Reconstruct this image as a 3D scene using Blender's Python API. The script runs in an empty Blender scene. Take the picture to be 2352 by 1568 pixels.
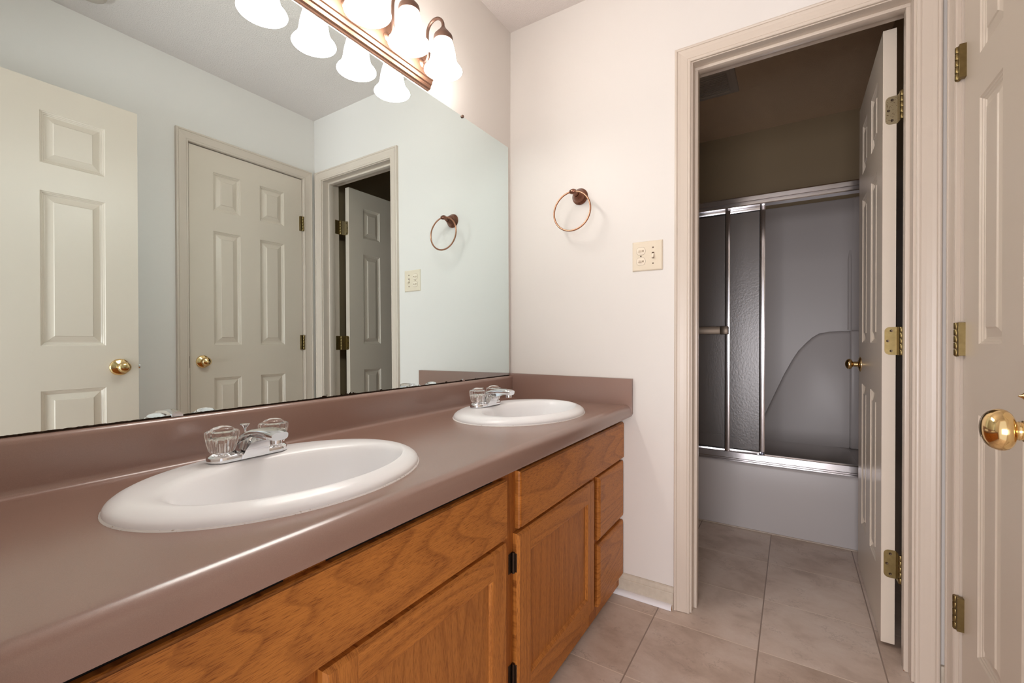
import bpy, bmesh, math, random
from mathutils import Vector, Matrix
from math import sin, cos, pi, radians

random.seed(4)
S = bpy.context.scene
COL = S.collection

# ------------------------------------------------------------------ camera, world, exposure
cam_d = bpy.data.cameras.new('camera')
cam_d.sensor_fit = 'HORIZONTAL'; cam_d.sensor_width = 36.0; cam_d.lens = 15.618
cam_d.clip_start = 0.02; cam_d.clip_end = 60
cam = bpy.data.objects.new('camera', cam_d); COL.objects.link(cam)
_r = Vector((0.845039, 0.534702, 0.0013886)); _u = Vector((-0.0027815, 0.0017989, 0.9999945)); _b = Vector((0.534697, -0.845038, 0.0030075))
cam.matrix_world = Matrix(((_r.x, _u.x, _b.x, 1.11161), (_r.y, _u.y, _b.y, -1.73996), (_r.z, _u.z, _b.z, 1.00873), (0, 0, 0, 1)))
S.camera = cam

world = bpy.data.worlds.new('world'); S.world = world; world.use_nodes = True
WB = world.node_tree.nodes['Background']
WB.inputs['Color'].default_value = (.98, 0.95, 0.97, 1); WB.inputs['Strength'].default_value = .95
# added area light, stands in for daylight from the room behind the entrance doorway
ld = bpy.data.lights.new('doorway_daylight_fill', 'AREA'); ld.shape = 'RECTANGLE'; ld.size = 1.7; ld.size_y = 1.3; ld.energy = 84; ld.color = (1.0, 0.965, 0.99)
lo = bpy.data.objects.new('doorway_daylight_fill', ld); COL.objects.link(lo); lo.location = (.85, -3.9, .75); lo.rotation_euler = (radians(88), 0, 0)
S.view_settings.view_transform = 'Standard'; S.view_settings.look = 'None'
S.view_settings.exposure = 0.12; S.view_settings.gamma = 1.0
try: S.view_settings.use_curve_mapping = False
except Exception: pass
LAMP = 28.0                       # radiance of the glowing glass shades
LAMP_COL = (1.0, 0.945, 0.885)

# ------------------------------------------------------------------ material helpers
def mat(name, color=(.8, .8, .8), rough=.5, metal=0.0, spec=.5, **kw):
    m = bpy.data.materials.new(name); m.use_nodes = True
    b = m.node_tree.nodes['Principled BSDF']
    b.inputs['Base Color'].default_value = (*color, 1)
    b.inputs['Roughness'].default_value = rough
    b.inputs['Metallic'].default_value = metal
    b.inputs['Specular IOR Level'].default_value = spec
    for k, v in kw.items():
        b.inputs[k.replace('_', ' ')].default_value = v
    return m
def N(m, t, **kw):
    n = m.node_tree.nodes.new(t)
    for k, v in kw.items(): setattr(n, k, v)
    return n
def L(m, a, b): m.node_tree.links.new(a, b)
def P(m): return m.node_tree.nodes['Principled BSDF']
def coords(m, scale=(1, 1, 1), kind='Object', rot=(0, 0, 0)):
    tc = N(m, 'ShaderNodeTexCoord'); mp = N(m, 'ShaderNodeMapping')
    mp.inputs['Scale'].default_value = scale; mp.inputs['Rotation'].default_value = rot
    L(m, tc.outputs[kind], mp.inputs['Vector']); return mp.outputs['Vector']
def noise(m, vec, scale, detail=2, rough=.5, dist=0.0):
    n = N(m, 'ShaderNodeTexNoise'); n.inputs['Scale'].default_value = scale; n.inputs['Detail'].default_value = detail
    n.inputs['Roughness'].default_value = rough; n.inputs['Distortion'].default_value = dist
    L(m, vec, n.inputs['Vector']); return n.outputs['Fac']
def ramp(m, fac, stops):
    r = N(m, 'ShaderNodeValToRGB'); e = r.color_ramp.elements
    while len(e) < len(stops): e.new(0.5)
    for i, (p, c) in enumerate(stops):
        e[i].position = p; e[i].color = (*c, 1)
    L(m, fac, r.inputs['Fac']); return r.outputs['Color']
def bump(m, h, strength=.3, dist=.002, target=None):
    b = N(m, 'ShaderNodeBump'); b.inputs['Strength'].default_value = strength; b.inputs['Distance'].default_value = dist
    L(m, h, b.inputs['Height']); L(m, b.outputs['Normal'], (target or P(m)).inputs['Normal']); return b
def math_(m, op, a, b=None):
    n = N(m, 'ShaderNodeMath', operation=op)
    for i, v in enumerate((a, b)):
        if v is None: continue
        if isinstance(v, (int, float)): n.inputs[i].default_value = v
        else: L(m, v, n.inputs[i])
    return n.outputs[0]
def mixc(m, fac, a, b, mode='MIX'):
    n = N(m, 'ShaderNodeMix', data_type='RGBA', blend_type=mode)
    for i, v in ((0, fac), (6, a), (7, b)):
        if isinstance(v, (int, float)): n.inputs[i].default_value = v
        elif isinstance(v, tuple): n.inputs[i].default_value = (*v, 1)
        else: L(m, v, n.inputs[i])
    return n.outputs[2]
# ------------------------------------------------------------------ materials
M = {}
m = M['wall'] = mat('painted_drywall', (.775, .735, .695), .42, spec=.35)
bump(m, noise(m, coords(m), 260, 3), .12, .0012)
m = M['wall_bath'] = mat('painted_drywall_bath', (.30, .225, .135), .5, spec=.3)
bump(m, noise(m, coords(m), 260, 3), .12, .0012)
m = M['ceiling'] = mat('textured_ceiling', (.80, .735, .70), .85, spec=.2)
v = coords(m)
h = math_(m, 'ADD', noise(m, v, 150, 4, .7), math_(m, 'MULTIPLY', noise(m, v, 420, 2), .5))
bump(m, h, .75, .006)
m = M['trim'] = mat('cream_trim_paint', (.65, .56, .475), .32, spec=.45)
v = coords(m)
chip = math_(m, 'GREATER_THAN', noise(m, v, 30, 3), .58)
sep = N(m, 'ShaderNodeSeparateXYZ'); tcw = N(m, 'ShaderNodeNewGeometry'); L(m, tcw.outputs['Position'], sep.inputs[0])
low = math_(m, 'LESS_THAN', sep.outputs['Z'], math_(m, 'MULTIPLY', noise(m, v, 55, 2), .045))
low = math_(m, 'MULTIPLY', low, math_(m, 'GREATER_THAN', sep.outputs['X'], 1.36))
low = math_(m, 'MULTIPLY', low, math_(m, 'LESS_THAN', sep.outputs['X'], 1.475))
L(m, mixc(m, math_(m, 'MULTIPLY', low, chip), (.65, .56, .475), (.34, .17, .09)), P(m).inputs['Base Color'])
m = M['door'] = mat('moulded_door_paint', (.70, .61, .51), .34, spec=.45)
v = coords(m, (1, 6, 60))
bump(m, noise(m, v, 8, 3, .6), .10, .001)
m = M['jamb_white'] = mat('white_quarter_round_paint', (.86, .84, .86), .4)
m = M['base_dirty'] = mat('aged_baseboard_paint', (.66, .585, .49), .45)
L(m, mixc(m, noise(m, coords(m), 60, 4), (.68, .61, .51), (.52, .45, .36)), P(m).inputs['Base Color'])
m = M['raw_wood'] = mat('raw_cut_wood', (.50, .30, .14), .7)
# laminate
m = M['laminate'] = mat('mauve_brown_laminate', (.30, .19, .15), .25, spec=.5, IOR=1.85)
n1 = noise(m, coords(m), 1400, 2); n2 = noise(m, coords(m), 3, 2)
c = mixc(m, n1, (.240, .135, .104), (.325, .200, .160))
c = mixc(m, math_(m, 'MULTIPLY', n2, .25), c, (.33, .215, .17))
L(m, c, P(m).inputs['Base Color'])
bump(m, noise(m, coords(m), 900, 2), .10, .0004)
M['porcelain'] = mat('white_porcelain', (.94, .94, .955), .24, spec=.5)
m = M['caulk'] = mat('white_caulk_bead', (.74, .70, .66), .55)
L(m, mixc(m, math_(m, 'GREATER_THAN', noise(m, coords(m), 160, 3), .66), (.82, .79, .77), (.50, .42, .36)), P(m).inputs['Base Color'])
m = M['caulk_old'] = mat('yellowed_caulk', (.50, .42, .34), .6)
L(m, mixc(m, noise(m, coords(m), 40, 4), (.58, .50, .44), (.32, .24, .17)), P(m).inputs['Base Color'])
M['chrome'] = mat('polished_chrome', (.80, .80, .82), .07, 1)
M['acrylic'] = mat('clear_acrylic', (.97, .94, .92), .04, 0, Transmission_Weight=1.0, IOR=1.42)
m = M['brass'] = mat('polished_brass', (.78, .56, .27), .12, 1)
m = M['brass_old'] = mat('tarnished_brass', (.40, .31, .16), .38, 1)
L(m, mixc(m, noise(m, coords(m), 90, 4), (.30, .23, .10), (.20, .14, .06)), P(m).inputs['Base Color'])
m = M['brass_spotted'] = mat('spotted_brass', (.40, .31, .16), .45, .9)
sp = math_(m, 'GREATER_THAN', noise(m, coords(m), 330, 3), .64)
L(m, mixc(m, sp, (.36, .30, .19), (.11, .055, .03)), P(m).inputs['Base Color'])
m = M['bronze'] = mat('oil_rubbed_bronze', (.23, .105, .07), .26, .9)
m = M['bronze_ring'] = mat('copper_bronze', (.40, .20, .125), .34, .95)
m = M['plate_bronze'] = mat('brushed_copper_bronze', (.22, .115, .075), .36, .85)
bump(m, noise(m, coords(m, (200, 2, 200)), 6, 2), .08, .0006)
M['cap_bronze'] = mat('aged_bronze_fitting', (.17, .10, .075), .42, .75)
m = M['alu'] = mat('satin_aluminium', (.82, .82, .86), .17, 1)
M['bar_metal'] = mat('aluminium_painted_reflection', (.13, .10, .075), .34, .7)  # brown tone stands in for the dark wall mirrored in the bar
M['ivory'] = mat('ivory_plastic', (.76, .66, .52), .38)
M['ivory_toggle'] = mat('ivory_toggle_plastic', (.83, .73, .60), .3)
M['ivory_gap'] = mat('ivory_switch_gap', (.30, .22, .15), .6)
M['screw'] = mat('dark_screw_hole', (.12, .075, .05), .4, .5)
M['black'] = mat('gap_shade_gasket_black', (.012, .010, .010), .8)
M['hinge_dark'] = mat('antique_bronze_hinge', (.075, .05, .035), .32, .85)
m = M['tub'] = mat('almond_fibreglass', (.53, .50, .495), .30, spec=.22)
bump(m, noise(m, coords(m), 9, 2), .03, .004)
M['fan'] = mat('fan_grille_plastic', (.50, .44, .38), .5)
# glowing frosted shade
m = M['shade'] = bpy.data.materials.new('glowing_frosted_glass'); m.use_nodes = True
nt = m.node_tree; nt.nodes.clear()
e = nt.nodes.new('ShaderNodeEmission'); o = nt.nodes.new('ShaderNodeOutputMaterial')
e.inputs['Color'].default_value = (*LAMP_COL, 1); e.inputs['Strength'].default_value = LAMP
nt.links.new(e.outputs[0], o.inputs[0])
# mirror
m = M['mirror'] = bpy.data.materials.new('silvered_mirror'); m.use_nodes = True
b = P(m); b.inputs['Metallic'].default_value = 1; b.inputs['Roughness'].default_value = 0.0
v = coords(m); geo = N(m, 'ShaderNodeNewGeometry'); sp = N(m, 'ShaderNodeSeparateXYZ'); L(m, geo.outputs['Position'], sp.inputs[0])
nz = noise(m, v, 16, 5, .7)
thr = math_(m, 'ADD', math_(m, 'MULTIPLY', math_(m, 'MAXIMUM', math_(m, 'SUBTRACT', nz, .58), 0.0), .085), .8488)
nz2 = math_(m, 'MULTIPLY', noise(m, v, 120, 3), .0028)
edge = math_(m, 'LESS_THAN', sp.outputs['Z'], math_(m, 'ADD', thr, nz2))
L(m, mixc(m, edge, (.815, .94, .955), (.035, .022, .015)), b.inputs['Base Color'])
L(m, math_(m, 'MULTIPLY', edge, .45), b.inputs['Roughness'])
M['mirror_edge'] = mat('mirror_glass_edge', (.07, .045, .03), .3)
# obscure shower glass
m = M['shower_glass'] = bpy.data.materials.new('obscure_shower_glass'); m.use_nodes = True
nt = m.node_tree; nt.nodes.clear()
o = nt.nodes.new('ShaderNodeOutputMaterial'); tr = nt.nodes.new('ShaderNodeBsdfTransparent'); gl = nt.nodes.new('ShaderNodeBsdfGlossy')
tl = nt.nodes.new('ShaderNodeBsdfTranslucent'); mx = nt.nodes.new('ShaderNodeMixShader'); mx2 = nt.nodes.new('ShaderNodeMixShader')
tr.inputs[0].default_value = (.97, .955, .94, 1); gl.inputs[0].default_value = (.9, .9, .92, 1); gl.inputs['Roughness'].default_value = .30
tl.inputs[0].default_value = (.45, .43, .41, 1)
v = coords(m, (1, 1, .8)); hh = noise(m, v, 120, 2, .5, .2)
bp = N(m, 'ShaderNodeBump'); bp.inputs['Strength'].default_value = .28; bp.inputs['Distance'].default_value = .002
L(m, hh, bp.inputs['Height'])
L(m, bp.outputs[0], gl.inputs['Normal']); L(m, bp.outputs[0], tl.inputs['Normal'])
mx2.inputs[0].default_value = .20; mx.inputs[0].default_value = .05
L(m, tr.outputs[0], mx2.inputs[1]); L(m, tl.outputs[0], mx2.inputs[2])
L(m, mx2.outputs[0], mx.inputs[1]); L(m, gl.outputs[0], mx.inputs[2]); L(m, mx.outputs[0], o.inputs[0])

def oak(name, axis, seed, cathedral=0.0, center=(0, 0, 0), light=(.55, .205, .040), dark=(.24, .072, .012), rings_n=20):
    """axis: direction of the grain, 'y' or 'z'. Face lies in the yz plane."""
    m = mat(name, (.4, .17, .05), .42, spec=.32)
    tc = N(m, 'ShaderNodeNewGeometry'); mp = N(m, 'ShaderNodeMapping'); mp.vector_type = 'POINT'
    L(m, tc.outputs['Position'], mp.inputs['Vector'])
    sc = (1.0, .11, 1.0) if axis == 'y' else (1.0, 1.0, .09)
    mp.inputs['Scale'].default_value = sc
    mp.inputs['Location'].default_value = (seed * 1.37, seed * 2.11, seed * .73)
    v = mp.outputs['Vector']
    # rings: a slowly warped field sliced into growth lines
    f = noise(m, v, 5.0 if axis == 'y' else 6.0, 2, .45, .3)
    if cathedral:
        mp2 = N(m, 'ShaderNodeMapping'); L(m, tc.outputs['Position'], mp2.inputs['Vector'])
        mp2.inputs['Location'].default_value = (0, -center[1] * (.33 if axis == 'y' else 1), -center[2] * (1 if axis == 'y' else .2))
        mp2.inputs['Scale'].default_value = (0, .33, 1) if axis == 'y' else (0, 1, .2)
        ln = N(m, 'ShaderNodeVectorMath', operation='LENGTH'); L(m, mp2.outputs['Vector'], ln.inputs[0])
        f = math_(m, 'ADD', math_(m, 'MULTIPLY', f, .55), math_(m, 'MULTIPLY', ln.outputs['Value'], cathedral))
    sc2 = (1, 62, 1250) if axis == 'y' else (1, 1250, 62)
    mp3 = N(m, 'ShaderNodeMapping'); L(m, tc.outputs['Position'], mp3.inputs['Vector']); mp3.inputs['Scale'].default_value = sc2
    mp3.inputs['Location'].default_value = (seed, seed, seed)
    pores = noise(m, mp3.outputs['Vector'], 1.0, 2, .55)
    sc3 = (1, 4, 130) if axis == 'y' else (1, 130, 4)
    mp4 = N(m, 'ShaderNodeMapping'); L(m, tc.outputs['Position'], mp4.inputs['Vector']); mp4.inputs['Scale'].default_value = sc3
    broad = noise(m, mp4.outputs['Vector'], 1.0, 3, .6)
    g = math_(m, 'FRACT', math_(m, 'ADD', math_(m, 'MULTIPLY', f, rings_n), math_(m, 'MULTIPLY', pores, .45)))
    rings = math_(m, 'POWER', g, 3.0)
    pd = math_(m, 'MAXIMUM', math_(m, 'SUBTRACT', pores, .50), 0.0)
    t = math_(m, 'ADD', math_(m, 'MULTIPLY', rings, .40), math_(m, 'MULTIPLY', pd, 3.4))
    t = math_(m, 'ADD', t, math_(m, 'MULTIPLY', broad, .50))
    col = ramp(m, t, [(.20, light), (1.0, dark)])
    L(m, col, P(m).inputs['Base Color'])
    bump(m, pores, .12, .0006)
    return m
M['oak_front_left'] = oak('oak_horizontal_cathedral', 'y', 3.1, 1.5, (0, -1.255, .640), rings_n=30)
M['oak_front_right'] = oak('oak_horizontal_long', 'y', 7.7, .8, (0, -.62, .60))
M['oak_drawer'] = oak('oak_horizontal_drawer', 'y', 11.2, .0)
M['oak_rail'] = oak('oak_rail', 'y', 5.4)
M['oak_stile'] = oak('oak_stile', 'z', 2.2)
M['oak_panel_left'] = oak('oak_panel_left', 'z', 8.8, .9, (0, -1.05, .25), light=(.49, .185, .038))
M['oak_panel_right'] = oak('oak_panel_right', 'z', 14.1, .0, light=(.50, .180, .034), dark=(.24, .072, .012))
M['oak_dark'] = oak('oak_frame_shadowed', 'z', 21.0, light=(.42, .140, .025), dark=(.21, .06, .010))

# floor tile: procedural grid of stone-look tiles with grout
m = M['floor'] = mat('stone_look_tile', (.4, .3, .25), .38, spec=.45)
geo = N(m, 'ShaderNodeNewGeometry'); sp = N(m, 'ShaderNodeSeparateXYZ'); L(m, geo.outputs['Position'], sp.inputs[0])
TX, TY, OX, OY = .3335, .3385, .6845, -.0915
tx = math_(m, 'DIVIDE', math_(m, 'SUBTRACT', sp.outputs['X'], OX), TX)
ty = math_(m, 'DIVIDE', math_(m, 'SUBTRACT', sp.outputs['Y'], OY), TY)
def edge_dist(t, size):
    f = math_(m, 'FRACT', math_(m, 'ADD', t, 50.0))
    return math_(m, 'MULTIPLY', math_(m, 'MINIMUM', f, math_(m, 'SUBTRACT', 1.0, f)), size)
ex, ey = edge_dist(tx, TX), edge_dist(ty, TY)
gx = math_(m, 'LESS_THAN', ex, .0021); gy = math_(m, 'LESS_THAN', ey, .0016)
cmb = N(m, 'ShaderNodeCombineXYZ'); L(m, math_(m, 'FLOOR', tx), cmb.inputs[0]); L(m, math_(m, 'FLOOR', ty), cmb.inputs[1])
wn = N(m, 'ShaderNodeTexWhiteNoise'); wn.noise_dimensions = '3D'; L(m, cmb.outputs[0], wn.inputs['Vector'])
vadd = N(m, 'ShaderNodeVectorMath', operation='MULTIPLY_ADD'); L(m, wn.outputs['Color'], vadd.inputs[0]); vadd.inputs[1].default_value = (9, 9, 9); L(m, geo.outputs['Position'], vadd.inputs[2])
mpv = N(m, 'ShaderNodeMapping'); mpv.inputs['Scale'].default_value = (1, 1.25, 1); mpv.inputs['Rotation'].default_value = (0, 0, .35); L(m, vadd.outputs[0], mpv.inputs['Vector'])
cloud = noise(m, mpv.outputs[0], 6, 7, .60, .25)
fine = noise(m, mpv.outputs[0], 130, 4, .6)
vein = noise(m, mpv.outputs[0], 15, 8, .68, .15)
vein = math_(m, 'ABSOLUTE', math_(m, 'SUBTRACT', vein, .5))
c = ramp(m, cloud, [(.30, (.55, .41, .32)), (.50, (.78, .63, .53)), (.72, (.90, .77, .68))])
patch = ramp(m, noise(m, mpv.outputs[0], 11, 3, .5), [(.50, (0, 0, 0)), (.62, (1, 1, 1))])
vm = math_(m, 'MULTIPLY', ramp(m, vein, [(.0, (1, 1, 1)), (.022, (0, 0, 0))]), patch)
c = mixc(m, math_(m, 'MULTIPLY', vm, .55), c, (.36, .255, .19))
c = mixc(m, math_(m, 'MULTIPLY', fine, .35), c, (.56, .43, .345))
c = mixc(m, .14, c, wn.outputs['Value'])
c = mixc(m, gy, c, (.86, .74, .64))
c = mixc(m, gx, c, (.34, .255, .205))
L(m, c, P(m).inputs['Base Color'])
hgt = math_(m, 'SUBTRACT', math_(m, 'MULTIPLY', fine, .15), math_(m, 'MAXIMUM', gx, gy))
bump(m, hgt, .35, .0015)

# ------------------------------------------------------------------ mesh builder
class MB:
    def __init__(s): s.v = []; s.f = []; s.sm = []
    def add(s, verts, faces, smooth=False):
        o = len(s.v); s.v += [tuple(q) for q in verts]
        for f in faces: s.f.append(tuple(i + o for i in f)); s.sm.append(smooth)
        return s
    def quad(s, a, b, c, d): return s.add([a, b, c, d], [(0, 1, 2, 3)])
    def box(s, x0, x1, y0, y1, z0, z1, bev=0.0, seg=2):
        bm = bmesh.new(); bmesh.ops.create_cube(bm, size=1)
        for q in bm.verts: q.co = Vector(((x0 + x1) / 2 + q.co.x * (x1 - x0), (y0 + y1) / 2 + q.co.y * (y1 - y0), (z0 + z1) / 2 + q.co.z * (z1 - z0)))
        if bev: bmesh.ops.bevel(bm, geom=bm.edges[:], offset=bev, segments=seg, profile=.5, affect='EDGES')
        bm.verts.index_update()
        s.add([q.co[:] for q in bm.verts], [[q.index for q in f.verts] for f in bm.faces], bool(bev)); bm.free(); return s
    def prism(s, poly, a0, a1, fn, smooth=False):
        """poly: 2D points; fn(p, q, a) -> xyz"""
        n = len(poly)
        vs = [fn(p[0], p[1], a0) for p in poly] + [fn(p[0], p[1], a1) for p in poly]
        s.add(vs, [(i, (i + 1) % n, (i + 1) % n + n, i + n) for i in range(n)], smooth)
        s.add(vs, [tuple(range(n))[::-1], tuple(range(n, 2 * n))]); return s
    def lathe(s, prof, center, axis='z', seg=32, smooth=True, caps=True, sx=1.0, sy=1.0, flute=0, famp=0.0):
        """prof: [(r, h)]; axis direction vector name with optional sign"""
        c = Vector(center)
        ax = {'z': Vector((0, 0, 1)), '-z': Vector((0, 0, -1)), 'x': Vector((1, 0, 0)), '-x': Vector((-1, 0, 0)), 'y': Vector((0, 1, 0)), '-y': Vector((0, -1, 0))}[axis] if isinstance(axis, str) else Vector(axis).normalized()
        u = ax.orthogonal().normalized() if not isinstance(axis, str) or axis[-1] != 'z' else Vector((1, 0, 0))
        w = ax.cross(u)
        vs = []
        for pi_, (r, h) in enumerate(prof):
            fa_ = famp[pi_] if isinstance(famp, list) else famp
            for k in range(seg):
                t = 2 * pi * k / seg; rr = r * (1 + (fa_ * cos(flute * t) if flute else 0))
                vs.append(c + ax * h + u * (rr * cos(t) * sx) + w * (rr * sin(t) * sy))
        fs = []
        for i in range(len(prof) - 1):
            for k in range(seg):
                a = i * seg + k; b = i * seg + (k + 1) % seg
                fs.append((a, b, b + seg, a + seg))
        s.add(vs, fs, smooth)
        if caps:
            for i, fl in ((0, True), (len(prof) - 1, False)):
                if prof[i][0] > 1e-5:
                    ring = [i * seg + k for k in range(seg)]
                    s.add([vs[j] for j in ring], [tuple(range(seg))[::-1] if fl else tuple(range(seg))])
        return s
    def tube(s, pts, rad, seg=14, closed=False, caps=True):
        pts = [Vector(p) for p in pts]; n = len(pts); rads = rad if isinstance(rad, (list, tuple)) else [rad] * n
        tang = []
        for i in range(n):
            a = pts[(i - 1) % n] if closed or i > 0 else pts[i]; b = pts[(i + 1) % n] if closed or i < n - 1 else pts[i]
            tang.append((b - a).normalized())
        u = tang[0].orthogonal().normalized(); vs = []
        for i in range(n):
            t = tang[i]; u = (u - t * u.dot(t)).normalized(); w = t.cross(u)
            for k in range(seg):
                a = 2 * pi * k / seg; vs.append(pts[i] + (u * cos(a) + w * sin(a)) * rads[i])
        fs = []
        for i in range(n if closed else n - 1):
            j = (i + 1) % n
            for k in range(seg):
                fs.append((i * seg + k, i * seg + (k + 1) % seg, j * seg + (k + 1) % seg, j * seg + k))
        s.add(vs, fs, True)
        if caps and not closed:
            s.add(vs[:seg], [tuple(range(seg))[::-1]]); s.add(vs[-seg:], [tuple(range(seg))])
        return s
    def grid(s, rows, smooth=True, close=False):
        n = len(rows[0]); vs = [q for r in rows for q in r]; fs = []
        for i in range(len(rows) - 1):
            for k in range(n if close else n - 1):
                fs.append((i * n + k, i * n + (k + 1) % n, (i + 1) * n + (k + 1) % n, (i + 1) * n + k))
        return s.add(vs, fs, smooth)

WORLD = {}          # object name -> world location of its origin
def obj(name, mb, material, parent=None, origin=None, weld=False, subsurf=0, mods=None, recalc=True):
    pw = WORLD[parent.name] if parent else Vector((0, 0, 0))
    if origin is None: origin = pw if parent else Vector((0, 0, 0))
    origin = Vector(origin)
    me = bpy.data.meshes.new(name)
    me.from_pydata([tuple(Vector(q) - origin) for q in mb.v], [], mb.f)
    me.polygons.foreach_set('use_smooth', mb.sm)
    bm = bmesh.new(); bm.from_mesh(me)
    bmesh.ops.remove_doubles(bm, verts=bm.verts[:], dist=1e-5)
    if recalc: bmesh.ops.recalc_face_normals(bm, faces=bm.faces[:])
    bm.to_mesh(me); bm.free()
    me.materials.append(material)
    o = bpy.data.objects.new(name, me); COL.objects.link(o)
    o.location = origin - pw
    if parent: o.parent = parent
    WORLD[o.name] = origin
    if any(mb.sm):
        try: me.set_sharp_from_angle(angle=radians(38))
        except Exception: pass
    if subsurf:
        q = o.modifiers.new('sub', 'SUBSURF'); q.levels = subsurf; q.render_levels = subsurf
    return o
def tag(o, label=None, cat=None, group=None, kind=None):
    if label: o['label'] = label
    if cat: o['category'] = cat
    if group: o['group'] = group
    if kind: o['kind'] = kind
    return o
def thing(name, loc, label, cat, group=None, kind=None):
    o = bpy.data.objects.new(name, None); COL.objects.link(o); o.location = loc; o.empty_display_size = .05
    WORLD[o.name] = Vector(loc); return tag(o, label, cat, group, kind)
def struct(name, mb, material, label, cat, origin=None):
    return tag(obj(name, mb, material, origin=origin), label, cat, kind='structure')
def copy_tree(o, loc):
    def cp(a, par):
        c = a.copy(); COL.objects.link(c); c.parent = par
        for ch in list(a.children): cp(ch, c)
        return c
    c = cp(o, None); c.location = loc; return c

# ------------------------------------------------------------------ room dimensions
W = 1.492; H = 2.433; YB = -1.70; TB = 1.70       # width, height, back wall, far bathroom wall
WT = .115
JL, JR, JH = .797, 1.4095, 2.031                   # doorway in the end wall: jamb faces and head
def wall_box(name, boxes, material, label, cat='wall'):
    mb = MB()
    for b in boxes: mb.box(*b)
    return struct(name, mb, material, label, cat)
struct('floor', MB().box(-.25, W + .65, YB - .13, TB + .2, -.05, 0), M['floor'], 'pinkish beige stone-look floor tiles running through the doorway to the tub', 'floor')
struct('ceiling', MB().box(-.25, W + .65, YB - .13, .0575, H, H + .06), M['ceiling'], 'textured off-white ceiling above the vanity', 'ceiling')
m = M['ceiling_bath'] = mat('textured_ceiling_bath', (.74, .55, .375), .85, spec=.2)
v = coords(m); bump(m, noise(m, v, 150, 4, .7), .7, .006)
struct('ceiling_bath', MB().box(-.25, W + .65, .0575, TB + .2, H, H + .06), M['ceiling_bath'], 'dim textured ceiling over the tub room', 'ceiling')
wall_box('wall_left', [(-.12, 0, YB - .12, .0, 0, H)], M['wall'], 'cream wall behind the big mirror and light bar')
wall_box('wall_end', [(-.12, JL - .019, 0, WT, 0, H), (JR + .019, W + .12, 0, WT, 0, H), (JL - .019, JR + .019, 0, WT, JH + .019, H)], M['wall'], 'cream end wall with towel ring, switches and doorway')
CY0, CY1, CZ = -.0843, -.7057, 2.034               # closet doorway in the right wall (hinge side, latch side, head)
wall_box('wall_right', [(W, W + .12, CY0 + .02, 0, 0, H), (W, W + .12, YB - .12, CY1 - .02, 0, H), (W, W + .12, CY1 - .02, CY0 + .02, CZ + .02, H),
                        (W + .075, W + .12, CY1 - .02, CY0 + .02, 0, CZ + .02)], M['wall'], 'cream wall around the closed narrow door')
EX0, EX1 = .645, 1.366
wall_box('wall_back', [(-.12, EX0 - .02, YB - .12, YB, 0, H), (EX1 + .06, W + .12, YB - .12, YB, 0, H), (EX0 - .02, EX1 + .06, YB - .12, YB, 2.06, H)], M['wall'], 'cream wall with the entrance doorway, opposite the towel ring wall')
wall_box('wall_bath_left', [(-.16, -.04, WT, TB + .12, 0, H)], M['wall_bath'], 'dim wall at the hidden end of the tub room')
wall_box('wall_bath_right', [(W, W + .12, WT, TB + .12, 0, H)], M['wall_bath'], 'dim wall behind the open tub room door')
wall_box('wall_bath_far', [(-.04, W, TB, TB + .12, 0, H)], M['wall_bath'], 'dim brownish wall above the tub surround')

# ------------------------------------------------------------------ casings, jambs, baseboards
CAS = [(0, 0), (0, .0075), (.0025, .0098), (.0060, .0104), (.0088, .0100), (.0092, .0088), (.0104, .0088), (.0110, .0100), (.022, .0108), (.034, .0122), (.0430, .0142), (.0434, .0128), (.0446, .0128), (.0460, .0155), (.0500, .0168), (.0530, .0162), (.0550, .0140), (.0555, .0)]
def casing(mb, a, b, h, fn, z0=0.0, wl=1.0, wr=1.0):
    rows = []
    for w, d in CAS:
        rows.append([fn(a - w * wl, d, z0), fn(a - w * wl, d, h + w), fn(b + w * wr, d, h + w), fn(b + w * wr, d, z0)])
    for r0, r1 in zip(rows[:-1], rows[1:]):
        for k in range(3): mb.add([r0[k], r0[k + 1], r1[k + 1], r1[k]], [(0, 1, 2, 3)])
    for e in (0, 3):
        mb.add([r[e] for r in rows], [tuple(range(len(rows)))])
mb = MB(); casing(mb, JL - .006, JR + .006, JH + .003, lambda w, d, z: (w, -d, z), .0015)
struct('trim_1', mb, M['trim'], 'cream moulded casing around the tub room doorway', 'door casing')
mb = MB(); casing(mb, JL - .006, JR + .006, JH + .003, lambda w, d, z: (w, WT + d, z), .0015)
struct('trim_2', mb, M['trim'], 'casing on the tub side of the far doorway', 'door casing')
mb = MB()
mb.box(JL - .019, JL, .0, WT, .002, JH); mb.box(JR, JR + .019, .0, WT, .002, JH); mb.box(JL - .019, JR + .019, .0, WT, JH, JH + .019)
mb.box(JL, JL + .011, .040, .074, .002, JH - .011, .0012); mb.box(JR - .011, JR, .040, .074, .002, JH - .011, .0012); mb.box(JL, JR, .040, .074, JH - .011, JH, .0012)
struct('trim_3', mb, M['trim'], 'cream jamb boards with door stop lining the tub room doorway', 'door jamb')
# casing of the closed door in the right wall
mb = MB(); casing(mb, CY1 - .004, CY0 + .004, CZ + .001, lambda w, d, z: (W - d, w, z), .0015)
struct('trim_4', mb, M['trim'], 'cream moulded casing around the closed narrow door', 'door casing')
mb = MB(); x1 = W + .075
mb.box(W, x1, CY1 - .019, CY1, .002, CZ); mb.box(W, x1, CY0, CY0 + .019, .002, CZ); mb.box(W, x1, CY1 - .019, CY0 + .019, CZ, CZ + .019)
struct('trim_5', mb, M['trim'], 'jamb boards around the closed narrow door', 'door jamb')
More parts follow.
